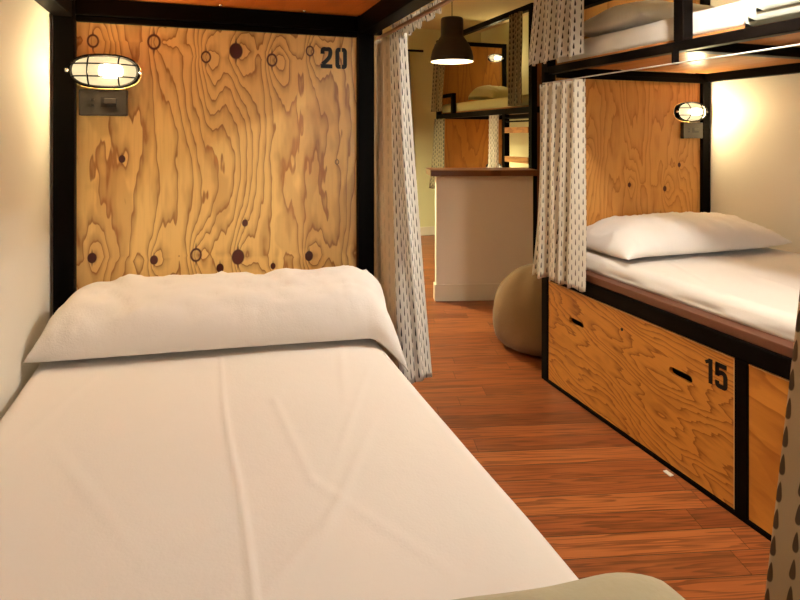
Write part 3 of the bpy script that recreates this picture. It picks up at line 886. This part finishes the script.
mattress('white sheeted mattress on the right upper bunk', 1.843, 2.94, .42, 2.685, 1.7405, 1.845, r=.045, seed=6, nx=40, ny=60)
pillow('pillow', 'white pillow on the right upper bunk beside the printed curtain', (2.30, 2.37, 1.849), .86, .52, .17, seed=8.4, rz=R(2), wr=.006, p=2.4)
def drape(name, label, cat, layers, mat, thick, seed=0):
    """cloth folded over an edge: layers of (profile in x-z, y0, y1)"""
    m = MB(); n, k = 40, 30
    for li, (pf, y0, y1) in enumerate(layers):
        prof = sampler(chaikin([(a, 0, b) for a, b in pf], 3))[0]; vs = []; fs = []
        for i in range(n+1):
            s_ = i/n; P = prof(s_); Q = prof(min(1, s_+.02)) - prof(max(0, s_-.02))
            N = Vector((-Q.z, 0, Q.x)).normalized()
            if N.z < 0 and abs(N.z) > abs(N.x): N = -N
            if abs(N.z) <= abs(N.x) and N.x > 0: N = -N
            for j in range(k+1):
                v = j/k
                yy = y1+(y0-y1)*v + .012*mn.noise(Vector((s_*5, li*3.0+seed, v)))
                e = min(1, v/.05, (1-v)/.05, s_/.03, (1-s_)/.03); e = math.sqrt(max(0, 1-(1-e)**2))
                w = .005*abs(mn.noise(Vector((s_*4+seed, yy*9, li))))
                p_ = P + N*(thick*e*.5+thick*.5+w*e); q_ = P + N*(thick*.5-thick*.5*e)
                vs += [(p_.x, yy, p_.z), (q_.x, yy, q_.z)]
        for i in range(n):
            for j in range(k):
                a = (i*(k+1)+j)*2; b = ((i+1)*(k+1)+j)*2
                fs += [(a, b, b+2, a+2), (a+1, a+3, b+3, b+1)]
        m.add(vs, fs)
    return tag(m.build(name, mat, smooth=True), label, cat)
drape('towel', 'pale sage folded bedding draped over the right upper bunk edge', 'towel',
      [([(2.40,1.853),(1.90,1.853),(1.842,1.848),(1.826,1.80),(1.826,1.728)], .62, 1.515),
       ([(2.36,1.878),(1.90,1.878),(1.830,1.868),(1.806,1.81),(1.806,1.742)], .66, 1.485),
       ([(2.30,1.902),(1.90,1.902),(1.820,1.890),(1.790,1.83),(1.790,1.768)], .70, 1.445)], TOWEL, .018, 5)

# its two printed curtains by the front post
m = cloth([(1.748,2.705),(1.756,2.60),(1.750,2.45),(1.752,2.345)], [(1.742,2.765),(1.75,2.62),(1.742,2.45),(1.748,2.335)], 1.624, .585, 4.3, .020, .022, .85, seed=1.9, ns=180, nh=40, flip=True,
          hem=lambda s: .02*(s-.5)+.008*math.sin(s*31))
curtain('white dash printed curtain hanging at the right lower bunk front post', m, [CURTR, CURTB])
m = cloth([(1.735,2.71),(1.745,2.60),(1.735,2.45),(1.742,2.335)], [(1.722,2.80),(1.738,2.63),(1.726,2.46),(1.736,2.345)], 2.50, 1.735, 4.2, .020, .024, .85, seed=6.3, ns=180, nh=34, flip=True,
          hem=lambda s: .010*math.sin(s*27))
curtain('white dash printed curtain hanging at the right upper bunk, its hem above the rail', m, [CURT, CURTB])

# ================================================================== FAR BUNK
FX0, FX1, FY0, FY1 = 2.72, 3.665, 4.34, 6.48
bf = thing('bunk_bed', 'black steel bunk at the far end behind the counter', 'bunk bed', (3.19, 5.4, 0), 0, 'black steel bunk beds')
for x in (FX0, FX1-.055):
    for y in (FY0, FY1-.05):
        MB().box(x, x+.055, y, y+.05, 0, 2.50).build('post', BLACK, bf)
MB().box(FX0, FX0+.05, FY0+.05, FY1-.05, 2.45, 2.50).build('top_rail', BLACK, bf)
MB().box(FX0+.055, FX1-.055, FY1-.045, FY1-.005, 2.45, 2.50).build('top_beam', BLACK, bf)
MB().box(FX0, FX0+.05, FY0+.05, FY1-.05, 1.545, 1.60).build('side_rail', BLACK, bf)
MB().box(FX1-.05, FX1, FY0+.05, FY1-.05, 1.545, 1.60).build('side_rail', BLACK, bf)
MB().box(FX0+.055, FX1-.055, FY1-.045, FY1-.005, 1.545, 1.60).build('head_beam', BLACK, bf)
MB().box(FX0+.055, FX1-.055, FY0+.005, FY0+.045, 1.545, 1.60).build('foot_beam', BLACK, bf)
MB().box(FX0+.055, FX1-.002, FY0+.055, FY1-.055, 1.6005, 1.618).build('upper_base_board', UNDERR, bf)
PLYF = mat_ply('amber_plywood', 0, 2, rgb((190, 124, 46)), rgb((146, 84, 26)), (), 33.0, 12, .2, .42, .3, linew=.45)
o = MB().box(FX0+.056, FX1-.056, FY1-.032, FY1-.014, 1.619, 2.449).build('headboard', PLYF, bf); o['label'] = 'amber plywood headboard of the far upper bed'
o = MB().box(FX0+.056, FX1-.056, FY1-.032, FY1-.014, .55, 1.544).build('headboard', PLYF, bf); o['label'] = 'amber plywood headboard of the far lower bed'
o = MB().box(FX0+.056, FX1-.056, FY0+.018, FY0+.036, .3, 1.544).build('end_panel', BACKP, bf); o['label'] = 'brown wooden panel at the foot end'
o = MB().box(FX0+.056, FX1-.056, FY0+.018, FY0+.036, 1.601, 2.2).build('end_panel', BACKP, bf); o['label'] = 'brown wooden panel at the upper foot end'
m = MB(); m.box(FX0, FX0+.045, 6.00, 6.045, 1.6005, 1.83); m.box(FX0, FX0+.045, 6.045, FY1-.05, 1.79, 1.83)
m.build('guard_rail', BLACK, bf)
MB().box(FX0-.004, FX0+.046, 4.80, 4.85, .0, 1.545).build('ladder_upright', BLACK, bf)
for k, z in enumerate((.55, .84, 1.125, 1.395)):
    o = MB().box(FX0-.006, FX0+.040, 4.392, 4.798, z-.026, z+.026).build('ladder_rung', RUNGW, bf); o['label'] = 'wooden ladder rung'
for z in (1.475, 1.51): MB().box(FX0, FX0+.03, 4.392, 4.798, z-.007, z+.007).build('brace_bar', BLACK, bf)
MB().box(FX0+.005, FX1-.002, FY0+.055, FY1-.055, .56, .62).build('lower_base_board', LEDGE, bf)
mattress('pale sheeted mattress on the far upper bunk', FX0+.06, FX1-.06, 4.42, FY1-.06, 1.6185, 1.72, PALEG, r=.03, seed=9, nx=20, ny=30)
mattress('pale sheeted mattress on the far lower bunk behind the counter', FX0+.06, FX1-.06, 4.42, FY1-.06, .6205, .74, SHEET, r=.03, seed=11, nx=20, ny=30)
pl = pillow('pillow', 'pale folded pillow propped on the far upper bunk', (3.30, 6.02, 1.722), .52, .42, .15, PALEG, seed=3.3, rz=R(14), wr=.008, p=2.4, tilt=.10)
wall_lamp('wall_lamp', 'small lit lamp on the far upper bunk headboard', (3.505, FY1-.0335, 2.315), GLOWF, 1.0)
for lab, ptp, pbt, zt, zb, f, wdt, mats in (
    ('shade-darkened dash printed curtain at the near end of the far upper bunk', [(2.69,4.46),(2.695,4.66)], [(2.69,4.44),(2.695,4.67)], 2.448, 1.615, 3, .8, [CURTF, CURTF]),
    ('shade-darkened dash printed curtain at the far end of the far upper bunk', [(2.69,6.12),(2.695,6.44)], [(2.67,6.16),(2.68,6.50)], 2.448, 1.63, 3, .8, [CURTF, CURTF]),
    ('shade-darkened dash printed curtain at the far end of the far lower bunk', [(2.69,6.16),(2.695,6.46)], [(2.68,6.18),(2.66,6.55)], 1.542, .70, 3, .8, [CURTF, CURTF]),
    ('pale dash printed curtain beside the ladder of the far lower bunk', [(2.69,4.88),(2.695,5.06)], [(2.68,4.88),(2.69,5.10)], 1.542, .66, 3, .7, [CURTR, CURTR])):
    m = cloth(ptp, pbt, zt, zb, f, .016, .020, wdt, seed=zb*3+zt, ns=60, nh=16, flip=False)
    curtain(lab, m, mats)

# ================================================================== COUNTER, PENDANT, BEAN BAG, WINDOW CURTAIN
ct = thing('counter', 'half height plaster counter with a dark wooden top', 'counter', (1.815, 4.32, 0), R(-15.5))
def loc_box(parent, name, mat, b, bevel=0):
    me_m = MB().box(*b)
    me_m.v = [parent.matrix_basis @ p for p in me_m.v]
    return me_m.build(name, mat, parent, bevel=bevel)
COUNTM = mat_simple('counter_plaster', rgb((232, 222, 206)), .8, 0, .03, 3, .05, 80)
loc_box(ct, 'base_wall', COUNTM, (0, .80, 0, .09, 0, 1.017))
o = loc_box(ct, 'countertop', COUNTW, (-.055, .83, -.07, .30, 1.0175, 1.066), .004); o['label'] = 'dark wooden countertop'
m = MB()
loc_box(ct, 'baseboard', TRIMM, (-.014, .80, -.014, -.0002, 0, .135), .003)
loc_box(ct, 'baseboard', TRIMM, (-.014, -.0002, 0, .09, 0, .135), .003)

def pendant(label, x, y, zb, bulbmat, sc=1.0):
    t = thing('pendant_lamp', label, 'lamp', (x, y, zb), 0, 'dark bell shaped pendant lamps')
    pr = [(.172,0),(.170,.035),(.160,.085),(.138,.135),(.108,.180),(.094,.200),(.090,.215),(.090,.335),(.084,.350),(.02,.352)]
    inn = [(.168,.001),(.166,.035),(.156,.085),(.134,.133),(.104,.177),(.088,.20),(.086,.33),(.0,.345)]
    MB().lathe([(r*sc, h*sc) for r, h in pr], (x, y, zb), 40).build('shade', SHADE, t, smooth=True)
    o = MB().lathe([(r*sc, h*sc) for r, h in inn], (x, y, zb), 40).build('shade_lining', SHADEI, t, smooth=True); o['label'] = 'white inner lining'
    b = [(.0,-.055),(.026,-.048),(.046,-.028),(.055,0),(.046,.030),(.028,.055),(.016,.075),(.016,.11),(0,.11)]
    MB().lathe([(r*sc, h*sc) for r, h in b], (x, y, zb+.095*sc), 24).build('bulb', bulbmat, t, smooth=True)
    MB().tube([(x, y, zb+.350*sc), (x, y, 2.745)], .0035, 8).build('cord', BLACK, t, smooth=True)
    MB().lathe([(.0, 2.745-zb), (.045, 2.745-zb), (.05, 2.779-zb)], (x, y, zb), 20).build('ceiling_rose', BLACK, t, smooth=True)
    return t
pendant('dark bell pendant lamp hanging over the counter', 1.905, 4.21, 1.935, BULBC)

def bean_bag():
    c = Vector((2.10, 3.20, 0)); m = MB()
    prof = [(.0,.0),(.20,.0),(.27,.012),(.312,.05),(.330,.11),(.334,.19),(.318,.28),(.280,.36),(.225,.43),(.160,.485),(.10,.52),(.05,.537),(.0,.542)]
    seg = 48; vs = []; fs = []
    for r, h in prof:
        for k in range(seg):
            a = 2*PI*k/seg
            lean = (h/.53)**2
            rr = r*(1+.035*math.cos(a*6)*(h > .06)) + .010*mn.noise(Vector((math.cos(a)*2, math.sin(a)*2, h*5)))*(r > .05)
            vs.append((c.x+rr*math.cos(a)-.05*lean, c.y+rr*math.sin(a), c.z+h*.955))
    for i in range(len(prof)-1):
        for k in range(seg):
            l = (k+1) % seg
            fs.append((i*seg+k, i*seg+l, (i+1)*seg+l, (i+1)*seg+k))
    m.add(vs, fs)
    o = m.build('bean_bag', BEANM, smooth=True, subsurf=1)
    tag(o, 'olive brown bean bag on the floor between the right bunk and the counter', 'bean bag')
    return o
bean_bag()

m = cloth([(2.32,7.14),(2.62,7.14)], [(2.34,7.14),(2.66,7.14)], 2.455, 1.02, 4, .022, .028, .7, seed=2, ns=60, nh=12)
o = m.build('curtain', [GREYC, GREYC], smooth=True, solid=.002); tag(o, 'plain grey curtain hanging on the far wall', 'curtain')
wr = thing('curtain_rod', 'short black curtain rod on the far wall', 'curtain rod', (2.55, 7.14, 2.465))
MB().tube([(2.25, 7.14, 2.468), (2.81, 7.14, 2.468)], .016, 8).build('rod', BLACK, wr, smooth=True)
MB().box(2.35, 2.37, 7.14, 7.199, 2.455, 2.475).build('bracket', BLACK, wr)
o = MB().box(1.754, 1.772, 1.795, 1.832, 0.0005, .0035).build('paper_scrap', PAPER); tag(o, 'small white paper scrap on the floor beside the drawer', 'paper scrap')

# ================================================================== LIGHT
pendant('added fill pendant over the aisle between the bunks, out of frame', 1.46, 1.22, 2.12, BULBW)  # added out of view to brighten the bunks on both sides
pendant('added fill pendant at the back end of the aisle, out of frame', 1.30, -1.2, 2.02, BULBS)  # added behind the camera as weak extra fill
pendant('added fill pendant over the floor before the counter, hidden behind headboard 20', .10, 2.45, 2.25, BULBT)  # added out of sight to light the counter front

pendant('added fill pendant at the far end, hidden behind the headboard painted 20', 1.05, 5.6, 2.05, BULBF)  # added out of sight to brighten the far room
wall_lamp('wall_lamp', 'small lit lamp on the far lower bunk headboard', (3.48, FY1-.0335, .95), GLOWF, 1.0)

def area(name, loc, rot, sx, sy, power, col):
    l = bpy.data.lights.new(name, 'AREA'); l.shape = 'RECTANGLE'; l.size = sx; l.size_y = sy; l.energy = power; l.color = col
    o = bpy.data.objects.new(name, l); COL.objects.link(o); o.location = loc; o.rotation_euler = rot
    return o
area('added_window_fill', (1.55, -2.18, 1.62), (R(90), 0, R(180)), 1.5, 1.45, 300, (1.0, .97, .92))  # fill lamp added at the unseen back window

w = bpy.data.worlds.new('World'); scn.world = w; w.use_nodes = True
bg = w.node_tree.nodes['Background']; sky = w.node_tree.nodes.new('ShaderNodeTexSky')
sky.sky_type = 'NISHITA'; sky.sun_elevation = R(40); sky.sun_rotation = R(20); sky.sun_disc = False
w.node_tree.links.new(sky.outputs[0], bg.inputs[0]); bg.inputs[1].default_value = .25

# ================================================================== CAMERA
cam = bpy.data.cameras.new('Camera'); co = bpy.data.objects.new('Camera', cam); COL.objects.link(co)
cam.sensor_width = 36; cam.lens = 575/800*36; cam.shift_y = -(300-135)/800; cam.clip_start = .02
co.location = (0, 0, H); co.rotation_euler = (R(90), 0, -AY)
scn.camera = co
scn.view_settings.view_transform = 'Standard'; scn.view_settings.look = 'None'
scn.view_settings.gamma = 1.0; scn.view_settings.use_curve_mapping = False
scn.view_settings.exposure = 0.10
scn.cycles.use_denoising = True
scn.cycles.denoising_prefilter = 'ACCURATE'
scn.cycles.max_bounces = 8
